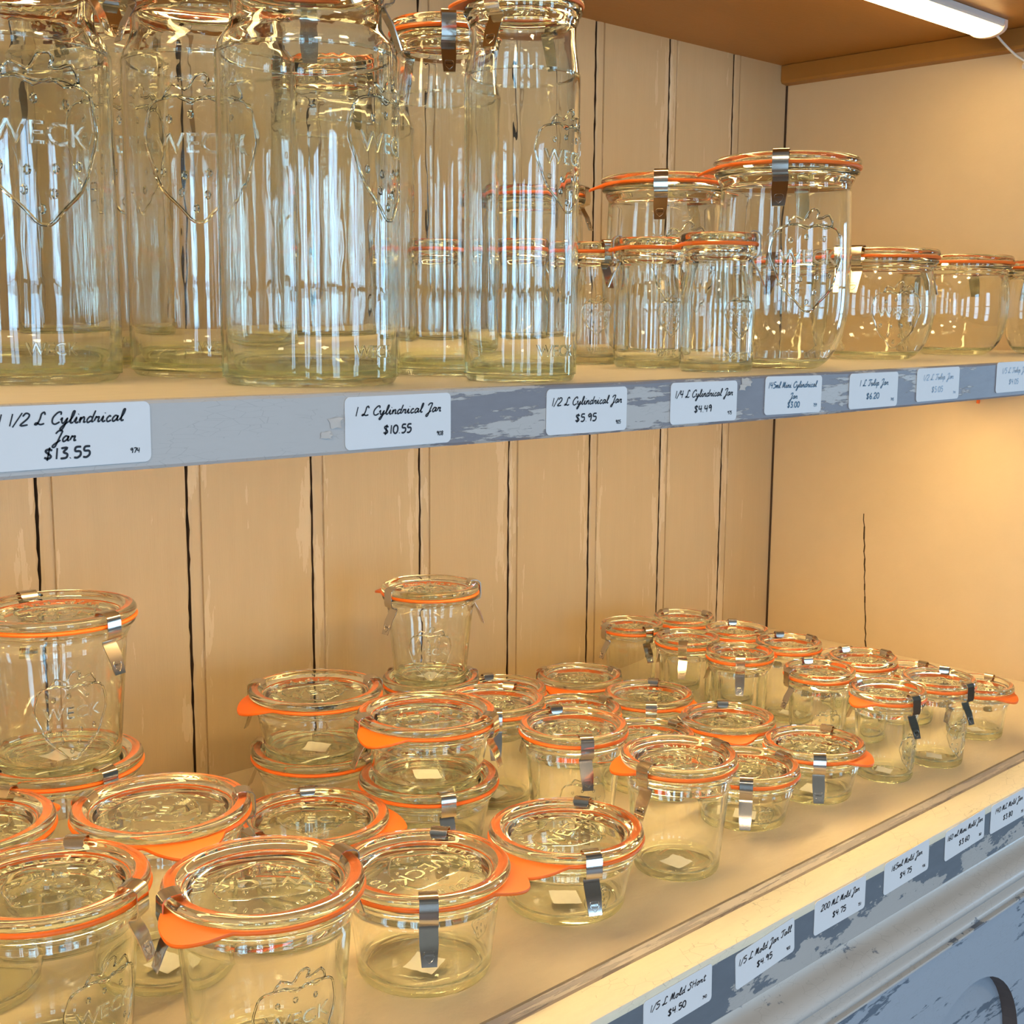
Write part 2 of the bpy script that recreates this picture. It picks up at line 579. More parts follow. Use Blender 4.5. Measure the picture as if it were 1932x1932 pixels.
box(bm, RX1, RX1 + 0.05, WIN_Y, 0.5, RZ0, WIN_Z0)
box(bm, RX1, RX1 + 0.05, WIN_Y, 0.5, WIN_Z1, RZ1)
yy = WIN_Y
for y, wd in RWIN:
    box(bm, RX1, RX1 + 0.05, yy, y - wd / 2, WIN_Z0, WIN_Z1)
    yy = y + wd / 2
box(bm, RX1, RX1 + 0.05, yy, 0.5, WIN_Z0, WIN_Z1)
tag(put('wall_end', mesh('wall_end', bm, M['roomwall'])), kind='structure')
rbox('wall_behind', RX0, RX1, 0.5, 0.55, RZ0, RZ1)
for i, (x, wd) in enumerate(WINDOWS):
    bm = bmesh.new()
    for k in range(3):
        xx = x - wd / 2 + wd * k / 2
        box(bm, xx - 0.018, xx + 0.018, WIN_Y - 0.04, WIN_Y + 0.02, WIN_Z0, WIN_Z1)
    for k in range(4):
        zz = WIN_Z0 + (WIN_Z1 - WIN_Z0) * k / 3
        box(bm, x - wd / 2, x + wd / 2, WIN_Y - 0.035, WIN_Y + 0.015, zz - 0.018, zz + 0.018)
    tag(put('window_%d' % (i + 1), mesh('window', bm, M['frame'])), kind='structure')
for i, (X, y, wd) in enumerate([(RX0, y, wd) for y, wd in LWIN] + [(RX1, y, wd) for y, wd in RWIN]):
    bm = bmesh.new()
    for k in range(3):
        yy = y - wd / 2 + wd * k / 2
        box(bm, X - 0.02, X + 0.02, yy - 0.02, yy + 0.02, WIN_Z0, WIN_Z1)
    for k in range(4):
        zz = WIN_Z0 + (WIN_Z1 - WIN_Z0) * k / 3
        box(bm, X - 0.015, X + 0.015, y - wd / 2, y + wd / 2, zz - 0.018, zz + 0.018)
    tag(put('window_%d' % (i + 5), mesh('window', bm, M['frame'])), kind='structure')

# ------------------------------------------------------------------ shelf
SAG = [(-1.46, 0.3660), (-1.18, 0.3655), (-0.90, 0.3642), (-0.72, 0.3640), (-0.55, 0.3648), (-0.30, 0.3665), (0.0, 0.3690)]
def shelf_z(x):
    for (a, za), (b, zb) in zip(SAG[:-1], SAG[1:]):
        if a <= x <= b:
            return za + (zb - za) * (x - a) / (b - a)
    return 0.366
def build_shelf():
    root = empty('shelf', (-0.73, -0.23, 0.335))
    tag(root, 'cream shelf board with a chipped grey front edge carrying the tall jars', 'shelf')
    n = 60
    TH = 0.0295
    bm = bmesh.new()
    rows = []
    for k in range(n + 1):
        x = X_LEFT + (-0.0004 - X_LEFT) * k / n
        z = shelf_z(x)
        rows.append([bm.verts.new((x + 0.73, y + 0.23, zz - 0.335)) for y, zz in ((-0.0006, z), (SHELF_F + 0.0035, z), (SHELF_F + 0.0035, z - TH), (-0.0006, z - TH))])
    for a, b in zip(rows[:-1], rows[1:]):
        for i in range(4):
            bm.faces.new((a[i], a[(i + 1) % 4], b[(i + 1) % 4], b[i]))
    bm.faces.new(rows[0])
    bm.faces.new(rows[-1])
    put('board', mesh('shelf_board', bm, M['shelf']), root)
    bm = bmesh.new()
    rows = []
    for k in range(n + 1):
        x = X_LEFT + (-0.0004 - X_LEFT) * k / n
        z = shelf_z(x)
        j = random.uniform(0, 0.0006)
        rows.append([bm.verts.new((x, y, zz)) for y, zz in ((SHELF_F + 0.0036, z + 0.0001), (SHELF_F + 0.001, z - 0.0001 - j), (SHELF_F, z - 0.0015 - j),
                     (SHELF_F, z - TH + 0.0015), (SHELF_F + 0.001, z - TH), (SHELF_F + 0.0036, z - TH))])
    for a, b in zip(rows[:-1], rows[1:]):
        for i in range(6):
            bm.faces.new((a[i], a[(i + 1) % 6], b[(i + 1) % 6], b[i]))
    bm.faces.new(rows[0])
    bm.faces.new(rows[-1])
    o = put('front_edge', mesh('shelf_front_edge', bm, M['edge']), root, (0.73, 0.23, -0.335))
    o['label'] = 'chipped grey and white painted front edge'
    for fx, fz, sz in ((-1.025, 0.3505, 0.007), (-1.030, 0.345, 0.005), (-0.699, 0.3605, 0.007), (-0.703, 0.357, 0.005)):
        bm = bmesh.new()
        g = 5
        vs = [[bm.verts.new(((i / 4 - 0.5) * sz * (1 + random.uniform(-0.45, 0.45)), -0.0004 - 0.004 * ((i / 4) ** 2) * (0.5 + j / 8) * sz / 0.011, (j / 4 - 0.5) * sz * 0.7 * (1 + random.uniform(-0.2, 0.2)))) for j in range(g)] for i in range(g)]
        for i in range(g - 1):
            for j in range(g - 1):
                bm.faces.new((vs[i][j], vs[i + 1][j], vs[i + 1][j + 1], vs[i][j + 1]))
        put('paint_flake', mesh('paint_flake', bm, M['flake'], 60), root, (fx + 0.73, SHELF_F + 0.23, fz - 0.335))
build_shelf()

# ------------------------------------------------------------------ cabinet (deck, lip, fascia, mouldings, front panel)
def build_cabinet():
    root = empty('cabinet', (-0.73, -0.25, -0.95))
    tag(root, 'painted cabinet with cream deck, grey chipped front and arched panel below the jars', 'cabinet')
    T = (0.73, 0.25, 0.95)
    x0, x1 = X_LEFT, 0.03
    bm = bmesh.new()
    box(bm, x0, -0.0003, DECK_F, -0.0003, -0.025, 0.0)
    put('deck', mesh('deck', bm, M['counter']), root, T)
    bm = bmesh.new()
    prism_x(bm, [(DECK_F - 0.0008, -0.001), (DECK_F - 0.003, 0.0005), (DECK_F - 0.0105, -0.0005), (DECK_F - 0.012, -0.004), (DECK_F - 0.012, -0.02), (DECK_F - 0.0008, -0.02)], x0, x1)
    put('joint_strip', mesh('joint_strip', bm, M['strip']), root, T)
    bm = bmesh.new()
    prism_x(bm, [(-0.4655, -0.001), (-0.4665, 0.0004), (-0.492, 0.0002), (-0.4945, -0.0006), (-0.4955, -0.0022), (-0.4955, -0.006), (-0.4655, -0.006)], x0, x1)
    put('ivory_lip', mesh('ivory_lip', bm, M['lip'], 40), root, T)
    bm = bmesh.new()
    box(bm, x0, x1, -0.4953, -0.4660, -0.046, -0.006)
    put('fascia', mesh('fascia', bm, M['fascia']), root, T)
    # cove, half-round and bead mouldings
    pts = [(-0.466, -0.0455), (-0.4940, -0.0455), (-0.4925, -0.049), (-0.4845, -0.0545), (-0.4805, -0.0595), (-0.4840, -0.0640), (-0.4960, -0.0662), (-0.5030, -0.0705),
           (-0.5045, -0.0755), (-0.5005, -0.0810), (-0.4900, -0.0850), (-0.4835, -0.0875)]
    pr = [pts[0]] + smooth_prof(pts[1:], 4) + [(-0.466, -0.088)]
    bm = bmesh.new()
    prism_x(bm, pr, x0, x1)
    put('cove_moulding', mesh('cove_moulding', bm, M['mould'], 50), root, T)
    pts = [(-0.4835, -0.088), (-0.4895, -0.0885), (-0.4900, -0.0903), (-0.4850, -0.0920), (-0.4895, -0.0945), (-0.4945, -0.0985), (-0.4930, -0.1035), (-0.4860, -0.1062), (-0.4860, -0.1075), (-0.4925, -0.1085), (-0.4925, -0.1103), (-0.4848, -0.112)]
    pr = [(-0.466, -0.088)] + pts[:4] + smooth_prof(pts[4:8], 4) + pts[8:] + [(-0.466, -0.112)]
    bm = bmesh.new()
    prism_x(bm, pr, x0, x1)
    put('bead_moulding', mesh('bead_moulding', bm, M['mould'], 35), root, T)
    # front panel with arched cut-outs
    yf, yb, zt, zb = -0.4845, -0.470, -0.112, -0.62
    bm = bmesh.new()
    arches = [(-0.3704, 0.0986), (-0.655, 0.0986), (-0.940, 0.0986), (-1.225, 0.0986)]
    outline = [(x0, zb), (x0, zt), (x1, zt), (x1, zb)]
    ARC = -0.2677
    for cx, r in sorted(arches, key=lambda a: -a[0]):
        outline.append((cx + r, zb))
        for k in range(25):
            a = PI * k / 24
            outline.append((cx + r * math.cos(a), ARC + r * math.sin(a)))
        outline.append((cx - r, zb))
    fr = [bm.verts.new((x, yf, z)) for x, z in outline]
    bk = [bm.verts.new((x, yb, z)) for x, z in outline]
    f = bm.faces.new(fr)
    f2 = bm.faces.new(list(reversed(bk)))
    n = len(outline)
    for i in range(n):
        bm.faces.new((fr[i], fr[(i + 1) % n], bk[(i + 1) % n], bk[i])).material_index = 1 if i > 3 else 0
    f.normal_update()
    f2.normal_update()
    bmesh.ops.triangulate(bm, faces=[f, f2])
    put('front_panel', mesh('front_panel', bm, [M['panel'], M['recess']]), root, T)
    bm = bmesh.new()
    box(bm, x0, x1, -0.4698, -0.455, zb, -0.11)
    put('backing_panel', mesh('backing_panel', bm, M['panel']), root, T)
build_cabinet()

# ------------------------------------------------------------------ light bars
def light_bar(name, x0, x1, y, z, label, lit, cord=None):
    root = empty(name, (x1, y, z))
    tag(root, label, 'light', 'warm light bars')
    n = 12
    L = x1 - x0
    def half(bm, r0, xa, xb, ang0, ang1):
        prof = [(r0 * math.cos(ang0 + (ang1 - ang0) * k / n), r0 * 0.62 * math.sin(ang0 + (ang1 - ang0) * k / n)) for k in range(n + 1)]
        prism_x(bm, [(p[0], p[1]) for p in prof], xa, xb)
    bm = bmesh.new()
    prism_x(bm, [(-0.0195, 0), (0.0195, 0), (0.0195, -0.005), (0.0180, -0.0072), (-0.0180, -0.0072), (-0.0195, -0.005)], -L, 0)
    put('housing', mesh('bar_housing', bm, M['plastic']), root)
    bm = bmesh.new()
    prism_x(bm, [(0.0160, -0.0073)] + [(0.0160 * math.cos(PI * k / n), -0.0073 - 0.0078 * math.sin(PI * k / n)) for k in range(1, n)] + [(-0.0160, -0.0073)], -L + 0.004, -0.004)
    put('diffuser', mesh('bar_diffuser', bm, M[lit], 40), root)
    for xa, xb in ((0.0001, 0.007), (-L - 0.007, -L - 0.0001)):
        bm = bmesh.new()
        prism_x(bm, [(-0.0197, 0), (0.0197, 0), (0.0197, -0.007)] + [(0.0192 * math.cos(PI * k / n), -0.007 - 0.0086 * math.sin(PI * k / n)) for k in range(1, n)] + [(-0.0197, -0.007)], xa, xb)
        put('end_cap', mesh('bar_end_cap', bm, M['capp'], 40), root)
    if cord:
        bm = bmesh.new()
        tube(bm, [Vector(p) - Vector((x1, y, z)) for p in cord], 0.0013, 8)
        put('cord', mesh('bar_cord', bm, M['plastic'], 60), root)
    return root
light_bar('light_bar', -1.40, -0.062, -0.288, CEIL_Z - 0.0004, 'glowing warm light bar fixed under the top board', 'led_top', cord=[
    (-0.0555, -0.289, 0.703), (-0.050, -0.290, 0.7005), (-0.043, -0.2905, 0.6975), (-0.032, -0.292, 0.692), (-0.022, -0.295, 0.686), (-0.013, -0.299, 0.680), (-0.006, -0.304, 0.6755), (-0.002, -0.312, 0.673), (-0.002, -0.34, 0.671)])
light_bar('light_bar', -1.40, -0.062, -0.290, 0.3346, 'warm light bar under the jar shelf, its end cable showing as an orange spot', 'led')
# cable clip holding the cord, and the orange cable end under the shelf
bm = bmesh.new()
tube(bm, [(-0.001 - 0.004 * math.sin(a), -0.306 + 0.0045 * math.cos(a), 0.6715 + 0.005 * math.sin(a) - 0.003) for a in [PI * k / 10 * 1.6 for k in range(11)]], 0.0014, 6)
tag(put('cable_clip', mesh('cable_clip', bm, M['plastic'], 60)), 'small translucent cable clip on the right wall holding the white cord', 'clip')
bm = bmesh.new()
tube(bm, [(-0.0015, -0.276, 0.334), (-0.002, -0.275, 0.322), (-0.0015, -0.2745, 0.3135), (-0.001, -0.274, 0.309)], 0.002, 8)
tag(put('cable_end', mesh('cable_end', bm, M['rubber'], 60)), 'orange cable end hanging below the shelf at the right wall', 'cable')

# ------------------------------------------------------------------ jars
def mold_outer(R, H, rb, rt):
    zt = H - 0.0215
    return [(rb * 0.86, 0.0012), (rb * 0.90, 0.0), (rb * 0.955, 0.0006), (rb * 0.99, 0.003), (rb * 1.003, 0.007), (rb + (rt - rb) * 0.33, 0.007 + (zt - 0.007) * 0.33), (rb + (rt - rb) * 0.66, 0.007 + (zt - 0.007) * 0.66), (rt, zt)]

def cyl_outer(R, H, rb, rn):
    zs = H - 0.052
    return [(rb * 0.84, 0.0014), (rb * 0.88, 0.0), (rb * 0.935, 0.0008), (rb * 0.98, 0.0045), (rb, 0.011), (rb, 0.5 * zs), (rb, zs), (rb * 0.992, zs + 0.006), (rb * 0.965, zs + 0.0125), (rn * 1.02, zs + 0.020), (rn, zs + 0.026), (rn, H - 0.0195)]

def rows_outer(R, H, rows):
    return [(R * a, H * z) for a, z in rows]

TULIP = [(0.46, 0.008), (0.485, 0.0), (0.55, 0.010), (0.64, 0.035), (0.745, 0.085), (0.83, 0.155), (0.885, 0.25), (0.905, 0.36), (0.905, 0.48), (0.895, 0.62), (0.88, 0.76), (0.865, 0.865)]
STULIP = [(0.50, 0.012), (0.53, 0.0), (0.60, 0.012), (0.70, 0.05), (0.81, 0.13), (0.89, 0.24), (0.935, 0.37), (0.945, 0.48), (0.935, 0.62), (0.91, 0.74), (0.885, 0.81)]

TYPES = {  # H, lid diameter, outer wall, wall thickness, glass
    'mold_tall': (0.107, 0.1085, lambda R, H: mold_outer(R, H, R * 0.745, R * 0.862), 'glass'),
    'mold_mid': (0.069, 0.1085, lambda R, H: mold_outer(R, H, R * 0.77, R * 0.862), 'glass'),
    'mold_low': (0.055, 0.1085, lambda R, H: mold_outer(R, H, R * 0.765, R * 0.862), 'glass'),
    'tumbler': (0.0875, 0.0865, lambda R, H: mold_outer(R, H, R * 0.735, R * 0.868), 'glass'),
    'squat': (0.047, 0.0865, lambda R, H: mold_outer(R, H, R * 0.76, R * 0.868), 'glass'),
    'mini': (0.080, 0.067, lambda R, H: mold_outer(R, H, R * 0.745, R * 0.825), 'glass'),
    'mini_low': (0.052, 0.067, lambda R, H: mold_outer(R, H, R * 0.745, R * 0.825), 'glass'),
    'cyl_huge': (0.213, 0.1085, lambda R, H: cyl_outer(R, H, 0.0545, R * 0.86), 'glasstall'),
    'cyl_huge_high': (0.25, 0.102, lambda R, H: cyl_outer(R, H, 0.051, R * 0.86), 'glasstall'),
    'cyl_big_back': (0.226, 0.100, lambda R, H: cyl_outer(R, H, 0.050, R * 0.87), 'glasstall'),
    'cyl_big': (0.213, 0.0885, lambda R, H: cyl_outer(R, H, 0.0470, R * 0.88), 'glasstall'),
    'cyl_mid': (0.2155, 0.0690, lambda R, H: cyl_outer(R, H, 0.0328, R * 0.87), 'glasstall'),
    'cyl_mini': (0.0945, 0.0545, lambda R, H: cyl_outer(R, H, 0.0262, R * 0.86), 'glasstall'),
    'tulip': (0.152, 0.1085, lambda R, H: rows_outer(R, H, TULIP), 'glass'),
    'tulip_low': (0.096, 0.1085, lambda R, H: rows_outer(R, H, STULIP), 'glass'),
    'tulip_small': (0.092, 0.0865, lambda R, H: rows_outer(R, H, STULIP), 'glass'),
}
MESH = {}

def outline_emblem(s):
    """strawberry outline, unit about s wide: list of closed/open polylines in (u, v)"""
    half = [(0.0, -0.68), (0.12, -0.60), (0.27, -0.46), (0.40, -0.27), (0.485, -0.06), (0.51, 0.13), (0.47, 0.29), (0.36, 0.385), (0.22, 0.415), (0.08, 0.40)]
    loop = half + [(-u, v) for u, v in reversed(half[1:])]
    P = []
    nl = len(loop)
    for i in range(nl):
        p0, p1, p2, p3 = loop[i - 1], loop[i], loop[(i + 1) % nl], loop[(i + 2) % nl]
        for q in range(3):
            t = q / 3
            u, v = [0.5 * ((2 * p1[c]) + (-p0[c] + p2[c]) * t + (2 * p0[c] - 5 * p1[c] + 4 * p2[c] - p3[c]) * t * t + (-p0[c] + 3 * p1[c] - 3 * p2[c] + p3[c]) * t ** 3) for c in (0, 1)]
            g = 1 + 0.018 * math.sin(len(P) * 1.05)
            P.append((u * s * g, v * s * g))
    leaf = [(-0.30, 0.40), (-0.22, 0.52), (-0.10, 0.47), (-0.04, 0.53), (0.00, 0.59), (0.08, 0.61), (0.11, 0.56), (0.08, 0.50), (0.16, 0.50), (0.27, 0.54), (0.33, 0.42), (0.20, 0.37), (0.08, 0.42), (-0.05, 0.36), (-0.18, 0.42)]
    leaf = [(u * s, v * s) for u, v in smooth_prof(leaf + [leaf[0]], 2)][:-1]
    seeds = [(-0.25, 0.22), (-0.05, 0.26), (0.2, 0.24), (-0.32, -0.24), (-0.12, -0.27), (0.1, -0.25), (0.3, -0.22), (-0.15, -0.42), (0.08, -0.44), (-0.02, -0.56)]
    return P, leaf, [(u * s, v * s) for u, v in seeds]

def seed_ring(s):
    return [(0.022 * s * math.cos(2 * PI * k / 7), 0.034 * s * math.sin(2 * PI * k / 7)) for k in range(7)]

def build_type(t):
    H, D, fn, gm = TYPES[t]
    R = D / 2
    outer = fn(R, H)
    outer = [outer[0]] + smooth_prof(outer[1:], 3)
    zt = outer[-1][1]
    rt = outer[-1][0]
    collar = [(rt * 1.012, zt + 0.0012), (R * 0.905, H - 0.0165), (R * 0.915, H - 0.0148), (R * 0.905, H - 0.0136), (R * 0.955, H - 0.0124), (R * 0.97, H - 0.0112), (R * 0.968, H - 0.0098), (R * 0.955, H - 0.0088), (R * 0.82, H - 0.0088)]
    th = 0.0026
    inner = []
    zi = 0.0052
    for r, z in reversed(outer):
        if z > zi + 0.006:
            inner.append((r - th, z))
    rl = inner[-1][0]
    inner = [(R * 0.80, H - 0.0095), (min(R * 0.80, rt - th * 0.8), H - 0.014)] + inner + [(rl * 0.985, zi + 0.0032), (rl * 0.94, zi + 0.0010), (rl * 0.85, zi)]
    zb = 0.0105 if H > 0.19 else 0.0058
    prof = [(0, 0.0022, 3)]
    for r, z in outer + collar + inner:
        mi = 1 if z < zb else 0
        if z < 0.007 and r < inner[-2][0]:
            mi = 1
        if z > H - 0.0185:
            mi = 2
        prof.append((r, z, mi))
    prof[-1] = (prof[-1][0], prof[-1][1], 3)
    prof.append((0, zi + 0.0003, 3))
    n = 96 if D > 0.08 else 72
    MESH[t, 'body'] = mesh(t + '_body', lathe(prof, n), [M[gm], M['base'], M['lid'], M['liddisc']], 50)
    # knurled foot
    # lid
    q = [(0, H - 0.0055, 1), (R * 0.74, H - 0.0055, 0), (R * 0.775, H - 0.0050), (R * 0.80, H - 0.0034), (R * 0.825, H - 0.0014), (R * 0.842, H - 0.0006), (R * 0.860, H - 0.0003), (R * 0.885, H - 0.0004),
         (R * 0.905, H - 0.0001), (R * 0.930, H), (R * 0.955, H - 0.0004), (R * 0.976, H - 0.0014), (R * 0.988, H - 0.0030), (R * 0.986, H - 0.0050), (R * 0.975, H - 0.0058),
         (R * 0.815, H - 0.0060), (R * 0.806, H - 0.0066), (R * 0.795, H - 0.0094), (R * 0.785, H - 0.0118), (R * 0.765, H - 0.0124), (R * 0.735, H - 0.0118), (R * 0.70, H - 0.0094, 1), (0, H - 0.0094, 1)]
    MESH[t, 'lid'] = mesh(t + '_lid', lathe(q, n), [M['lid'], M['liddisc']], 40)
    # rubber ring, plain and with a pull tab
    for tab in (False, True):
        bm = bmesh.new()
        nn = 120
        z0, z1 = H - 0.0086, H - 0.0062
        rr = []
        TL = R * 0.22 if D > 0.08 else R * 0.26
        for i in range(nn):
            a = 2 * PI * i / nn
            d = math.degrees(a)
            d = d - 360 if d > 180 else d
            ext = 0.0
            if tab and abs(d) < 26:
                q2 = abs(d) / 26
                ext = TL * (1 - q2 ** 1.6) ** 0.9 if q2 < 1 else 0
            ro = R * 1.0 + ext
            dz = -ext * (0.16 + 0.5 * ext / 0.02) if tab else 0
            ri = R * 0.805
            ca, sa = math.cos(a), math.sin(a)
            zm = (z0 + z1) / 2
            mid = R * 0.985
            rr.append([bm.verts.new(v) for v in ((ri * ca, ri * sa, z0), (mid * ca, mid * sa, z0), ((ro - 0.0004) * ca, (ro - 0.0004) * sa, z0 + dz + 0.0002), (ro * ca, ro * sa, zm + dz), ((ro - 0.0004) * ca, (ro - 0.0004) * sa, z1 + dz - 0.0002), (mid * ca, mid * sa, z1), (ri * ca, ri * sa, z1))])
        for i in range(nn):
            A, B = rr[i], rr[(i + 1) % nn]
            for j in range(7):
                bm.faces.new((A[j], A[(j + 1) % 7], B[(j + 1) % 7], B[j]))
        MESH[t, 'ring_tab' if tab else 'ring'] = mesh(t + '_ring', bm, M['rubber'], 40)
    # steel clip
    wc = 0.0112 if D > 0.1 else (0.0102 if D > 0.08 else (0.0088 if D > 0.06 else 0.0075))
    k = 1.0 if D > 0.08 else 0.85
    path = [(R * 0.80, H - 0.0042), (R * 0.815, H - 0.0010), (R * 0.835, H + 0.0010), (R * 0.87, H + 0.0016), (R * 0.95, H + 0.0013), (R * 1.005, H + 0.0002), (R * 1.0 + 0.0016, H - 0.0016), (R * 1.0 + 0.0020, H - 0.0120), (R * 1.0 + 0.0012, H - 0.0150 * 1),
            (R * 1.0 - 0.0012, H - 0.0160), (R * 1.0 - 0.0034, H - 0.0163), (R * 1.0 - 0.0040, H - 0.0175), (R * 1.0 - 0.0030, H - 0.0200), (R * 1.0 + 0.0010 * k, H - 0.0235 - 0.003 * k), (R * 1.0 + 0.0055 * k, H - 0.0200 - 0.0185 * k)]
    bm = bmesh.new()
    th2 = 0.00035
    rows = []
    for i, (r, z) in enumerate(path):
        a = path[max(i - 1, 0)]
        b = path[min(i + 1, len(path) - 1)]
        tx, tz = b[0] - a[0], b[1] - a[1]
        l = math.hypot(tx, tz)
        nx, nz = -tz / l, tx / l
        ww = wc / 2 * (0.80 if i in (0, len(path) - 1) else 1)
        rows.append([bm.verts.new(v) for v in ((r + nx * th2, -ww, z + nz * th2), (r + nx * th2, ww, z + nz * th2), (r - nx * th2, ww, z - nz * th2), (r - nx * th2, -ww, z - nz * th2))])
    for A, B in zip(rows[:-1], rows[1:]):
        for j in range(4):
            bm.faces.new((A[j], A[(j + 1) % 4], B[(j + 1) % 4], B[j]))
    bm.faces.new(rows[0])
    bm.faces.new(rows[-1])
    MESH[t, 'clip'] = mesh(t + '_clip', bm, M['steel'], 35)
    # stamped emblem on the clip tail
    if D > 0.06:
        bm = bmesh.new()
        (ra, za), (rb_, zb_) = path[-2], path[-1]
        L2 = math.hypot(rb_ - ra, zb_ - za)
        tr, tz = (rb_ - ra) / L2, (zb_ - za) / L2
        nr, nz = -tz, tr
        if nr < 0:
            nr, nz = -nr, -nz
        P, leaf, seeds = outline_emblem(0.0062 * k)
        def tail(u, v):
            s = L2 * 0.50 - v
            return Vector((ra + tr * s + nr * 0.0005, u, za + tz * s + nz * 0.0005))
        tube(bm, [tail(u, v) for u, v in P], 0.00014, 4, closed=True)
        tx = text_polys('WECK', 0.0018 * k, 0.0001)
        join_into(bm, tx, lambda co: tail(co.x, co.y))
        MESH[t, 'stamp'] = mesh(t + '_stamp', bm, M['steel'])
    # raised lettering on the lid
    bm = bmesh.new()
    zl = H - 0.0055
    s = R * 0.92
    P, leaf, seeds = outline_emblem(s)
    P2 = [(u * 1.02, v * 0.80 + 0.03 * s) for u, v in P]
    tube(bm, [(u, v, zl + 0.0002) for u, v in P2], R * 0.010, 5, closed=True)
    for u, v in seeds:
        tube(bm, [(u + a, v * 0.8 + b, zl + 0.0002) for a, b in seed_ring(s)], R * 0.008, 4, closed=True)
    tx = text_polys('WECK', R * 0.30, 0.00028)
    join_into(bm, tx, lambda co: Vector((co.x * 1.12, co.y, zl + 0.0002 + co.z)))
    word = 'Rundrand-Glas  ' + ('100' if D > 0.09 else ('80' if D > 0.08 else '60'))
    if D > 0.06:
        span = math.radians(230)
        for i, ch in enumerate(word):
            if ch == ' ':
                continue
            a = PI / 2 + span / 2 - span * (i + 0.5) / len(word)
            tx = text_polys(ch, R * 0.19, 0.00024)
            rad = R * 0.625
            ux, uy = Vector((math.cos(a), math.sin(a), 0)), Vector((math.sin(a), -math.cos(a), 0))
            join_into(bm, tx, lambda co, ux=ux, uy=uy, rad=rad: ux * (rad + co.y) + uy * co.x + Vector((0, 0, zl + 0.0002 + co.z)))
    MESH[t, 'lettering'] = mesh(t + '_lettering', bm, M['emboss'], 40)
    # raised emblem on the wall
    def radius_at(z):
        for (ra, za), (rb2, zb2) in zip(outer[:-1], outer[1:]):
            if min(za, zb2) <= z <= max(za, zb2) and abs(zb2 - za) > 1e-6:
                return ra + (rb2 - ra) * (z - za) / (zb2 - za)
        return outer[-1][0]
    hb = zt
    tall = H > 0.12
    s = min(hb * (0.33 if H > 0.19 else 0.42), R * 1.25) if tall else min(hb * 0.56, R * 0.85)
    zc = hb * 0.63 if H > 0.19 else (hb * 0.60 if tall else hb * 0.52)
    P, leaf, seeds = outline_emblem(s)
    def wrap(u, v, off=0.0):
        r = radius_at(zc + v) + off
        a = u / max(r, 0.01)
        return Vector((r * math.cos(a), r * math.sin(a), zc + v))
    bm = bmesh.new()
    tr_ = max(0.0005, s * 0.0155)
    tube(bm, [wrap(u, v) for u, v in P], tr_, 6, closed=True)
    tube(bm, [wrap(u, v) for u, v in leaf], tr_, 6, closed=True)
    for u, v in seeds:
        tube(bm, [wrap(u + a, v + b) for a, b in seed_ring(s)], tr_ * 0.7, 5, closed=True)
    tx = text_polys('WECK', s * 0.25, tr_ * 0.5)
    join_into(bm, tx, lambda co: wrap(co.x * 1.1, co.y, co.z))
    MESH[t, 'emblem'] = mesh(t + '_emblem', bm, M['emboss'], 40)
    # foot lettering on the tall jars
    if H > 0.19 or t == 'cyl_mini':
        bm = bmesh.new()
        zc2 = 0.0175 if H > 0.19 else 0.011
        def wrap2(u, v, off):
            r = radius_at(zc2 + v) + off
            a = u / max(r, 0.01)
            return Vector((r * math.cos(a), r * math.sin(a), zc2 + v))
        tx = text_polys('WECK', 0.009 if H > 0.19 else 0.006, 0.0004)
        join_into(bm, tx, lambda co: wrap2(co.x, co.y, co.z))
        MESH[t, 'foot'] = mesh(t + '_foot', bm, M['emboss'], 40)
    # crumpled paper sticker on the base
    bm = bmesh.new()
    g = 7
    ss = min(0.0205, R * 0.42)
    vs = [[bm.verts.new(((i / (g - 1) - 0.5) * ss * (1 + random.uniform(-0.02, 0.02)), (j / (g - 1) - 0.5) * ss * 0.95, zi + 0.0008 + random.uniform(0, 0.0006) + 0.0012 * ((i / (g - 1) - 0.5) ** 2 * 4) * (j / g))) for j in range(g)] for i in range(g)]
    for i in range(g - 1):
        for j in range(g - 1):
            bm.faces.new((vs[i][j], vs[i + 1][j], vs[i + 1][j + 1], vs[i][j + 1]))
    MESH[t, 'sticker'] = mesh(t + '_sticker', bm, M['sticker'], 60)

def rad(d):
    return math.radians(d)

CAMXY = Vector((CAM.x, CAM.y))
def jar(t, x, y, z, clips, tab, label, group, emb=None, sticker=None, lidrot=None, name='glass_jar'):
    if (t, 'body') not in MESH:
        build_type(t)
    root = empty(name, (x, y, z))
    tag(root, label, 'jar', group)
    front = math.degrees(math.atan2(CAM.y - y, CAM.x - x))
    body = put('jar_body', MESH[t, 'body'], root)
    if emb is not None:
        put('raised_emblem', MESH[t, 'emblem'], body, rotz=rad(front + emb))
        if (t, 'foot') in MESH:
            put('foot_lettering', MESH[t, 'foot'], body, rotz=rad(front + emb * 0.6 + 8))
    lr = lidrot if lidrot is not None else random.uniform(0, 360)
    lid = put('lid', MESH[t, 'lid'], root)
    put('raised_lettering', MESH[t, 'lettering'], lid, rotz=rad(lr))
    rg = put('rubber_ring', MESH[t, 'ring' if tab is None else 'ring_tab'], root, rotz=rad(tab or 0))
    rg['label'] = 'orange rubber sealing ring'
    for c in clips:
        co = put('clip', MESH[t, 'clip'], root, rotz=rad(c))
        if (t, 'stamp') in MESH:
            put('stamped_emblem', MESH[t, 'stamp'], co)
    if sticker is not None:
        st = put('base_sticker', MESH[t, 'sticker'], root, (0.008 * math.cos(rad(front)), 0.008 * math.sin(rad(front)), 0), rad(sticker))
        st['label'] = 'white paper sticker on the base'
    return root

G1 = 'tall cylindrical jars on the shelf'
G2 = 'small cylindrical jars on the shelf'
G3 = 'tulip jars on the shelf'
G4 = 'wide jars on the cabinet deck'
G5 = 'medium jars on the cabinet deck'
G6 = 'small jars at the far end of the deck'

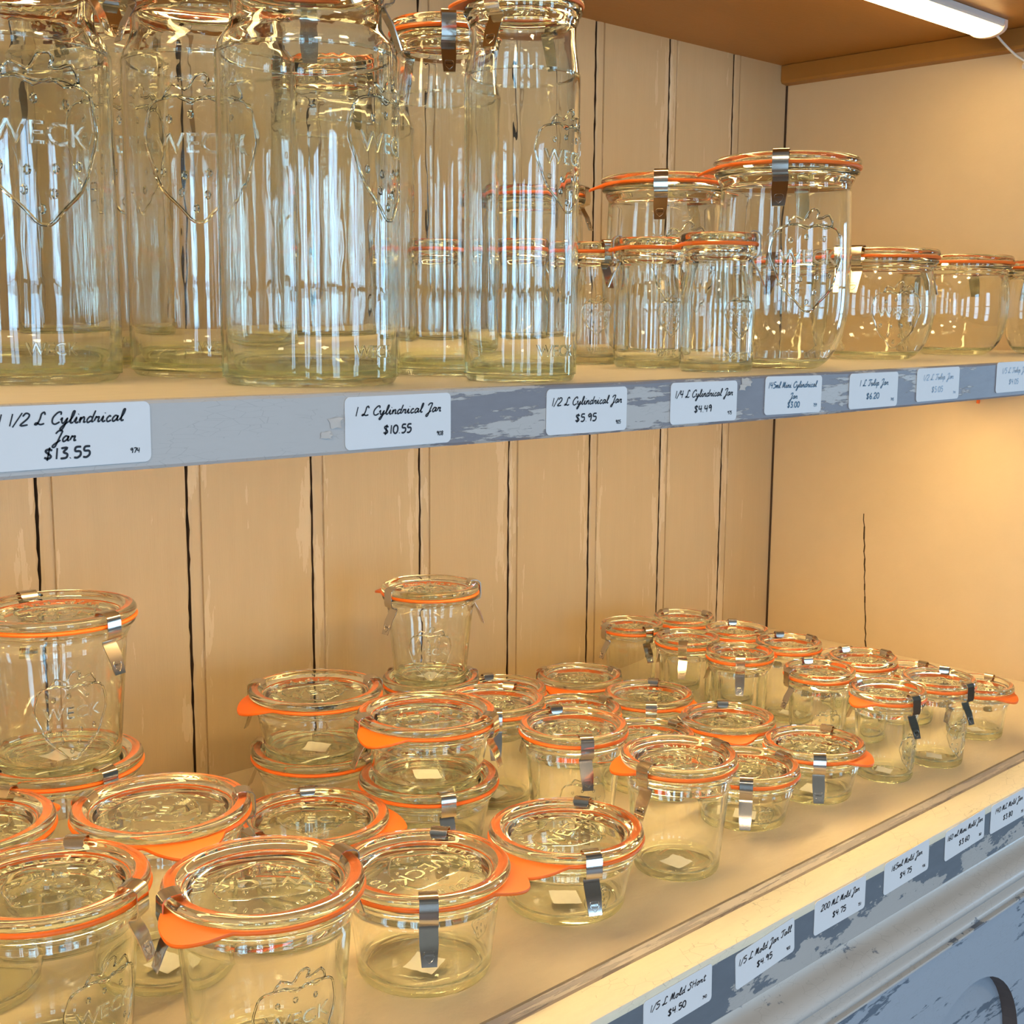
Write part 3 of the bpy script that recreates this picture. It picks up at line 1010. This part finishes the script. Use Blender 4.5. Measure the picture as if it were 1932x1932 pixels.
# --- on the shelf -------------------------------------------------
def sh(t, px, py, clips, tab, label, group, **k):
    return jar(t, px, py, shelf_z(px) + 0.0002, clips, tab, label, group, **k)

#SHELFJARS
sh('cyl_huge', -1.0992, -0.2775, [307, 137], None, 'widest tall glass jar, standing above the $13.55 price label', G1, emb=18)
sh('cyl_huge_high', -0.9676, -0.1025, [265, 74], None, 'tall glass jar standing behind the gap above the $13.55 label, only its middle showing', G1, emb=26)
sh('cyl_big_back', -0.9692, -0.2622, [177, 359], None, 'tall glass jar just behind and left of the jar above the $10.55 label', G1, emb=-8)
sh('cyl_big', -0.9829, -0.3823, [335, 53], None, 'tall clear cylindrical jar standing above the $10.55 price label', G1, emb=60)
sh('cyl_big', -0.8201, -0.1881, [24, 114], None, 'tall glass jar hidden behind the jar above the $10.55 label', G1)
sh('cyl_mid', -0.8422, -0.3281, [234, 99], None, 'slim tall jar with an orange ring behind, between the $10.55 and $5.95 jars', G1)
sh('cyl_mid', -0.8599, -0.4163, [198, 16], 156, 'slim tall jar with a big orange tab, above the $5.95 label', G1, emb=52)
sh('cyl_mini', -0.6513, -0.3993, [297, 87], 149, 'small cylindrical jar above the $4.49 label, in front of the big tulip jar', G2, emb=38)
sh('cyl_mini', -0.6392, -0.3268, [145, 340], 160, 'small cylindrical jar with orange tab, second in the row back from the $4.49 label', G2, emb=40)
sh('cyl_mini', -0.6225, -0.2517, [251, 73], None, 'small cylindrical jar with a brown-toned clip, half hidden by the slim $5.95 jar', G2, emb=12)
sh('cyl_mini', -0.6882, -0.2447, [336, 116], None, 'small cylindrical jar seen only through the slim jar above the $5.95 label', G2)
sh('cyl_mini', -0.7318, -0.1888, [330, 120], None, 'small cylindrical jar seen only through the back slim jar left of the $5.95 label', G2)
sh('tulip', -0.5680, -0.3952, [210, 20], 140, 'big tulip jar with a dark clip in front, tallest of the tulip jars in front', G3, emb=22)
sh('tulip', -0.5302, -0.2492, [216, 10], 150, 'big tulip jar with a bright clip, behind the row of small cylindrical jars', G3, emb=22)
sh('tulip', -0.5362, -0.0962, [290, 115], None, 'big tulip jar mostly hidden behind the slim $5.95 jar, one clip showing', G3)
sh('tulip_low', -0.2926, -0.2180, [189, 4], None, 'low tulip jar seen through the big front tulip jar', G3)
sh('tulip_low', -0.3459, -0.3421, [191, 331], None, 'low bowl-shaped tulip jar with a clip, right beside the big front tulip jar', G3, emb=22)
sh('tulip_low', -0.1716, -0.3272, [7, 57], None, 'low bowl-shaped tulip jar without front clip, second right of the big tulip jar', G3, emb=-60)
sh('tulip_small', -0.0905, -0.3841, [354, 54], None, 'small tulip jar cut off by the right edge of the picture', G3)

# --- on the deck --------------------------------------------------
#DECKJARS
jar('mold_tall', -1.0260, -0.1430, 0.1017, [86, 287], None, 'tall jar with a raised emblem stacked on another jar by the back boards', G4, emb=12, sticker=20)
jar('mold_tall', -1.0260, -0.1450, 0.0002, [278, 111], None, 'tall jar with a second jar on its lid, at the left by the back boards', G4)
jar('mold_tall', -1.1200, -0.2150, 0.0002, [38, 88], 16, 'wide jar cut by the left edge, in front of the two stacked jars', G4, lidrot=-45)
jar('mold_tall', -1.1170, -0.3250, 0.0002, [47, 303], None, 'nearest wide jar at the lower left corner with a bright steel clip', G4, emb=38, lidrot=-60)
jar('mold_tall', -1.0200, -0.2700, 0.0002, [127, 337], 257, 'wide jar whose orange tab points to the front, behind the two nearest jars', G4, sticker=20, lidrot=130)
jar('mold_tall', -1.0310, -0.3999, 0.0002, [168, 355], 194, 'big wide jar in the front with a dark clip and orange tab at its left', G4, emb=22, lidrot=150)
jar('mold_low', -0.8880, -0.2400, 0.0002, [60, 181], 322, 'low wide jar with an orange tab to the right, behind the big front jar', G4, sticker=40, lidrot=-40)
jar('mold_mid', -0.9032, -0.3796, 0.0002, [38, 233], 308, 'wide jar with a dark upright front clip and a square white sticker inside', G4, emb=120, sticker=25, lidrot=190)
jar('mold_low', -0.7728, -0.3760, 0.0002, [30, 243], 199, 'low wide jar with its orange tab touching the neighbouring tab, in the front row', G4, emb=30, sticker=55, lidrot=20)
jar('mold_low', -0.8010, -0.1210, 0.0497, [127, 345], 170, 'low wide jar on top of another against the back boards, orange tab to the left', G4, sticker=40)
jar('mold_low', -0.8010, -0.1230, 0.0002, [282, 125], None, 'low wide jar under the stacked jar against the back boards', G4)
jar('mold_low', -0.7750, -0.2300, 0.0497, [161, 298], 189, 'low wide jar stacked on another in mid deck, clips at both sides', G4, emb=100, sticker=60, lidrot=160)
jar('mold_low', -0.7750, -0.2320, 0.0002, [245, 94], None, 'low wide jar carrying a stacked jar in the middle of the deck', G4)
jar('tumbler', -0.6720, -0.1120, 0.0822, [177, 336], 114, 'tall tumbler-shaped jar standing on another jar against the back boards', G5, emb=0, sticker=10)
jar('tumbler', -0.6730, -0.1140, 0.0002, [347, 103], None, 'tumbler-shaped jar under the one standing highest against the back boards', G5)
jar('squat', -0.5539, -0.0804, 0.0002, [69, 263], None, 'squat jar right of the highest stacked tumbler, black clip at its back left', G5)
jar('tumbler', -0.6770, -0.2001, 0.0002, [27, 229], None, 'tumbler-shaped jar directly right of the stacked pair in the middle of the deck', G5, sticker=15)
jar('squat', -0.4657, -0.1006, 0.0002, [115, 342], 198, 'squat jar against the back boards, left of the small back-row jars', G5)
jar('squat', -0.5490, -0.1730, 0.0002, [357, 159], None, 'squat jar wedged behind the tumbler with two bright clips', G5)
jar('tumbler', -0.6767, -0.2913, 0.0002, [66, 237], None, 'tumbler-shaped jar with a white gleaming clip at the back and one in front', G5, emb=15, sticker=70, lidrot=140)
jar('squat', -0.4630, -0.1890, 0.0002, [34, 223], 279, 'squat jar with one clip at the back and one bright clip at its front', G5)
jar('squat', -0.5590, -0.2670, 0.0002, [0, 209], None, 'squat jar mostly hidden behind the front tumbler with the left orange tab', G5)
jar('squat', -0.4670, -0.2850, 0.0002, [44, 144], 228, 'squat jar with no front clip, in front of the small back jars', G5)
jar('tumbler', -0.6705, -0.3916, 0.0002, [349, 184], 151, 'front tumbler-shaped jar with an orange tab to the left and white sticker inside', G5, sticker=5, lidrot=220)
jar('squat', -0.5574, -0.3712, 0.0002, [347, 216], None, 'squat jar in the front row with a black clip and a raised emblem', G5, emb=28, sticker=30)
jar('squat', -0.4685, -0.3770, 0.0002, [17, 219], 278, 'squat jar in the front row with a pink-orange tab to the right', G5, sticker=10)
jar('mini', -0.3646, -0.0810, 0.0002, [253, 164], None, 'small jar against the back boards, leftmost of the small jars', G6)
jar('mini', -0.2982, -0.0984, 0.0002, [345, 84], None, 'small jar hidden in the far back corner behind two others', G6)
jar('mini', -0.3670, -0.1580, 0.0002, [211, 88], None, 'small jar with a bright hanging clip, second row of the small jars', G6)
jar('mini', -0.3000, -0.1710, 0.0002, [46, 266], None, 'small jar in the back row left of the corner, black clip at its rear', G6)
jar('mini', -0.3735, -0.2287, 0.0002, [217, 96], 341, 'small jar with an emblem clip in front and orange tab to the right', G6)
jar('mini', -0.3062, -0.2396, 0.0002, [53, 347], None, 'small jar behind with a black and gold clip, two clips at its back', G6, sticker=10)
jar('mini_low', -0.2180, -0.2550, 0.0002, [32, 174], None, 'small jar near the right wall, only its rim and dark clip showing', G6)
jar('mini', -0.3030, -0.3220, 0.0002, [346, 67], None, 'small jar behind with one dark clip at its right rim, middle of the group', G6)
jar('mini', -0.3714, -0.3178, 0.0002, [55, 156], None, 'small jar with a pale clip at the back and a drooping clip left', G6, emb=20)
jar('mini', -0.3840, -0.3960, 0.0002, [253, 93], 168, 'small tall jar in the front row with an orange tab to the left', G6, emb=60, sticker=20)
jar('mini_low', -0.2185, -0.3250, 0.0002, [1, 149], None, 'small low jar with one dark clip, in the row beside the right wall', G6)
jar('mini', -0.3160, -0.4080, 0.0002, [18, 259], None, 'small jar with a gold clip on top and a blue-grey clip in front', G6, emb=55, sticker=30)
jar('mini_low', -0.2134, -0.3970, 0.0002, [7, 163], 261, 'small low jar at the far right with an orange tab pointing right', G6, sticker=60)

# ------------------------------------------------------------------ handwritten price labels
GL = {
 '0': ([[(0.5, 2), (0.12, 1.5), (0.12, 0.5), (0.5, 0), (0.88, 0.5), (0.88, 1.5), (0.5, 2)]], 1.05),
 '1': ([[(0.3, 0), (0.3, 2)]], 0.6),
 '2': ([[(0.1, 1.5), (0.4, 2), (0.85, 1.75), (0.75, 1.1), (0.05, 0.05), (0.95, 0.1)]], 1.05),
 '3': ([[(0.1, 1.9), (0.8, 1.95), (0.4, 1.2), (0.85, 0.8), (0.75, 0.15), (0.1, 0.05)]], 1.0),
 '4': ([[(0.2, 2), (0.1, 1.0), (0.9, 1.05)], [(0.75, 2), (0.7, 0)]], 1.05),
 '5': ([[(0.85, 2), (0.25, 1.95), (0.2, 1.25), (0.75, 1.15), (0.85, 0.5), (0.5, 0.02), (0.1, 0.1)]], 1.0),
 '6': ([[(0.75, 2), (0.25, 1.2), (0.15, 0.4), (0.5, 0), (0.85, 0.4), (0.6, 0.95), (0.2, 0.6)]], 1.0),
 '7': ([[(0.05, 1.9), (0.85, 1.95), (0.4, 0)]], 0.95),
 '8': ([[(0.75, 1.7), (0.45, 2), (0.15, 1.6), (0.8, 0.6), (0.5, 0), (0.15, 0.4), (0.75, 1.4), (0.75, 1.7)]], 1.0),
 '9': ([[(0.8, 1.6), (0.5, 2), (0.15, 1.6), (0.35, 1.15), (0.8, 1.5), (0.7, 0)]], 1.0),
 '$': ([[(0.9, 1.6), (0.5, 1.85), (0.15, 1.5), (0.8, 0.6), (0.5, 0.15), (0.05, 0.4)], [(0.6, 2.2), (0.4, -0.2)]], 1.1),
 '.': ([[(0.15, 0.0), (0.2, 0.1)]], 0.45),
 '/': ([[(0, -0.2), (0.75, 2.1)]], 0.75),
 ' ': ([], 0.6),
 'L': ([[(1.0, 1.6), (0.85, 2.05), (0.55, 1.8), (0.5, 1.0), (0.3, 0.15), (0.02, 0.1), (0.2, 0.35), (0.7, 0.05), (1.15, 0.2)]], 1.2),
 'C': ([[(1.05, 1.5), (1.0, 1.95), (0.6, 1.9), (0.15, 1.1), (0.2, 0.3), (0.6, 0), (1.1, 0.35)]], 1.1),
 'y': ([[(0, 0.6), (0.15, 1), (0.2, 0.35), (0.45, 0.1), (0.8, 0.9)], [(0.82, 1.0), (0.72, 0), (0.45, -0.95), (0.2, -0.9), (0.4, -0.4), (1.0, 0.3)]], 1.0),
 'l': ([[(0, 0.2), (0.4, 1.2), (0.5, 2), (0.3, 1.95), (0.22, 1), (0.28, 0.1), (0.6, 0.2)]], 0.6),
 'i': ([[(0, 0.2), (0.25, 1), (0.22, 0.2), (0.4, 0.05), (0.6, 0.25)], [(0.36, 1.45), (0.4, 1.55)]], 0.6),
 'n': ([[(0, 0.3), (0.12, 1), (0.12, 0)], [(0.12, 0.5), (0.45, 1), (0.6, 0.7), (0.6, 0.1), (0.85, 0.2)]], 0.85),
 'm': ([[(0, 0.3), (0.12, 1), (0.12, 0)], [(0.12, 0.5), (0.35, 1), (0.48, 0.7), (0.48, 0)], [(0.48, 0.5), (0.75, 1), (0.88, 0.7), (0.88, 0.1), (1.1, 0.2)]], 1.1),
 'd': ([[(0.68, 0.85), (0.35, 1), (0.08, 0.5), (0.22, 0), (0.6, 0.3)], [(0.9, 2.0), (0.72, 0.8), (0.7, 0.15), (0.95, 0.2)]], 0.95),
 'r': ([[(0, 0.2), (0.18, 1), (0.22, 0.8), (0.55, 0.9), (0.5, 0.4), (0.55, 0.08), (0.78, 0.2)]], 0.78),
 'c': ([[(0.58, 0.8), (0.38, 1), (0.1, 0.5), (0.28, 0), (0.7, 0.25)]], 0.7),
 'a': ([[(0.7, 0.85), (0.38, 1), (0.1, 0.5), (0.24, 0), (0.6, 0.35), (0.76, 1)], [(0.76, 1), (0.7, 0.2), (0.95, 0.2)]], 0.95),
 'J': ([[(0.15, 1.5), (0.45, 2), (0.95, 2)], [(0.95, 2), (0.7, 0.6), (0.45, -0.8), (0.15, -0.9), (0.2, -0.5), (0.95, 0.3)]], 1.05),
 'M': ([[(0.0, 0), (0.35, 1.95), (0.45, 0.2)], [(0.45, 0.2), (0.85, 1.95), (0.9, 0.2), (1.2, 0.2)]], 1.25),
 'o': ([[(0.45, 1), (0.1, 0.6), (0.2, 0), (0.6, 0.2), (0.6, 0.8), (0.4, 0.95), (0.85, 0.8)]], 0.85),
 'S': ([[(0.95, 1.6), (0.65, 2), (0.3, 1.6), (0.75, 0.8), (0.5, 0.05), (0.02, 0.05), (0.3, 0.35)]], 1.0),
 'H': ([[(0.2, 2), (0.15, 0)], [(0.95, 2), (0.85, 0)], [(0.1, 1.0), (1.0, 1.05)]], 1.15),
 't': ([[(0.4, 1.8), (0.25, 0.3), (0.4, 0.02), (0.7, 0.2)], [(0.05, 1.25), (0.7, 1.3)]], 0.7),
 'T': ([[(0.05, 1.6), (0.25, 1.95), (1.25, 1.95)], [(0.75, 1.9), (0.55, 0.3), (0.25, 0.05), (0.1, 0.35)]], 1.05),
 'u': ([[(0, 0.5), (0.15, 1), (0.18, 0.2), (0.4, 0), (0.65, 0.9)], [(0.68, 1), (0.65, 0.2), (0.9, 0.2)]], 0.9),
 'p': ([[(0, 0.5), (0.2, 1), (0.05, -0.95)], [(0.16, 0.6), (0.5, 1), (0.7, 0.5), (0.45, 0.05), (0.15, 0.2)], [(0.55, 0.05), (0.85, 0.2)]], 0.85),
}

def write(bm, txt, cx, cz, width, xh, pen, slant=0.28, rise=0.0):
    """handwriting centred on (cx, cz), squeezed to the given width"""
    strokes, x = [], 0
    for ch in txt:
        st, adv = GL[ch]
        for s in st:
            strokes.append([(px + x, pz) for px, pz in s])
        x += adv + 0.06
    k = width / x
    for s in strokes:
        pts = smooth_prof(s, 4) if len(s) > 2 else s
        pts = [Vector((cx + (px - x / 2) * k + slant * (pz - 1) * xh, 0, cz + (pz - 1.0) * xh + rise * (px / x - 0.5) * width)) for px, pz in pts]
        L = []
        for i, p in enumerate(pts):
            a, b = pts[max(i - 1, 0)], pts[min(i + 1, len(pts) - 1)]
            t = (b - a)
            t = t.normalized() if t.length > 1e-9 else Vector((1, 0, 0))
            nn = Vector((-t.z, 0, t.x)) * pen * (0.5 if 0 < i < len(pts) - 1 else 0.38)
            L.append((bm.verts.new(p + nn), bm.verts.new(p - nn)))
        for (a, b), (c, d) in zip(L[:-1], L[1:]):
            bm.faces.new((a, b, d, c))

def price_label(cx, cz, y, rot, lines, num, label, group, ink='ink', w=0.0667, h=0.0254, curl=0.0):
    root = empty('price_label', (cx, y, cz))
    root.rotation_euler = (0, rot, 0)
    tag(root, label, 'price label', group)
    r = 0.0028
    pts = []
    for sx, sz, a0 in ((1, 1, 0), (-1, 1, PI / 2), (-1, -1, PI), (1, -1, 1.5 * PI)):
        for k in range(6):
            a = a0 + PI / 2 * k / 5
            pts.append((sx * (w / 2 - r) + r * math.cos(a), sz * (h / 2 - r) + r * math.sin(a)))
    bm = bmesh.new()
    A = [bm.verts.new((u, -0.0004, v)) for u, v in pts]
    B = [bm.verts.new((u, 0.0, v)) for u, v in pts]
    bm.faces.new(A)
    bm.faces.new(list(reversed(B)))
    for i in range(len(A)):
        j = (i + 1) % len(A)
        bm.faces.new((A[i], A[j], B[j], B[i]))
    put('paper', mesh('label_paper', bm, M['paper']), root)
    bm = bmesh.new()
    for txt, u, v, wd, xh, pen in lines:
        write(bm, txt, u * w, v * h, wd * w, xh, pen, 0.30 if txt[0] != '$' else 0.12, 0.0)
    if num:
        write(bm, num, 0.39 * w, -0.30 * h, 0.068 * w, 0.00105, 0.00042, 0.1)
    put('handwriting', mesh('label_handwriting', bm, M[ink]), root, (0, -0.0006, 0))
    return root
LG = 'handwritten price labels along the shelf edge'
LG2 = 'handwritten price labels along the cabinet front'
PEN = 0.00070
def std(name, price, wd=0.80):
    return [(name, 0.0, 0.22, wd, 0.0022, PEN), (price, -0.02, -0.16, 0.27, 0.0021, PEN * 1.25)]
YS = SHELF_F - 0.0003
def sl(cx, cz, rot, *a, **k):
    return price_label(cx, cz, YS, rot, *a, LG, **k)
sl(-1.1535, 0.3520, 0.004, [('1 1/2 L Cylindrical', -0.07, 0.29, 0.80, 0.0024, PEN), ('Jar', -0.06, 0.0, 0.15, 0.0022, PEN), ('$13.55', -0.05, -0.27, 0.30, 0.0022, PEN * 1.3)], '974',
   'white price label reading 1 1/2 L Cylindrical Jar $13.55')
sl(-0.9855, 0.3497, 0.0, std('1 L Cylindrical Jar', '$10.55', 0.82), '908', 'white price label reading 1 L Cylindrical Jar $10.55')
sl(-0.849, 0.3488, 0.006, std('1/2 L Cylindrical Jar', '$5.95', 0.88), '905', 'white price label reading 1/2 L Cylindrical Jar $5.95')
sl(-0.742, 0.3492, 0.004, std('1/4 L Cylindrical Jar', '$4.49', 0.88), '975', 'white price label reading 1/4 L Cylindrical Jar $4.49')
sl(-0.6445, 0.3503, 0.012, [('145ml Mini Cylindrical', -0.02, 0.27, 0.86, 0.0020, PEN), ('Jar', 0.0, -0.03, 0.14, 0.0019, PEN), ('$3.00', 0.0, -0.26, 0.22, 0.0019, PEN * 1.2)], '759',
   'white price label reading 145ml Mini Cylindrical Jar $3.00', ink='fade1')
sl(-0.542, 0.3500, 0.0, std('1 L Tulip Jar', '$6.20', 0.60), '745', 'white price label with fading blue writing, 1 L Tulip Jar $6.20', ink='fade1')
sl(-0.447, 0.3517, -0.006, std('1/2 L Tulip Jar', '$5.05', 0.72), '744', 'white price label with almost vanished writing and price $5.05', ink='fade2')
sl(-0.316, 0.3540, -0.006, std('1/5 L Tulip Jar', '$4.05', 0.72), None, 'white price label with vanished writing at the right end of the shelf', ink='fade2')
YF = -0.4953 - 0.0003
def fl(cx, cz, rot, *a, **k):
    return price_label(cx, cz, YF, rot, *a, LG2, **k)
fl(-0.796, -0.0168, -0.02, std('1/5 L Mold SHort', '$4.50', 0.82), '740', 'white price label reading 1/5 L Mold SHort $4.50')
fl(-0.704, -0.0178, -0.07, std('1/5 L Mold Jar Tall', '$4.95', 0.90), '900', 'white price label reading 1/5 L Mold Jar Tall $4.95')
fl(-0.613, -0.0136, 0.0, std('200 ML Mold Jar', '$4.75', 0.76), '751', 'white price label reading 200 ML Mold Jar $4.75')
fl(-0.520, -0.0128, -0.02, std('165ml Mold Jar', '$4.75', 0.70), '976', 'white price label reading 165ml Mold Jar $4.75')
fl(-0.427, -0.0136, -0.03, std('160 ml Mini Mold Jar', '$3.60', 0.90), '760', 'white price label reading 160 ml Mini Mold Jar $3.60')
fl(-0.349, -0.0137, 0.0, std('140 ML Mold Jar', '$3.80', 0.78), '755', 'white price label reading 140 ML Mold Jar $3.80')
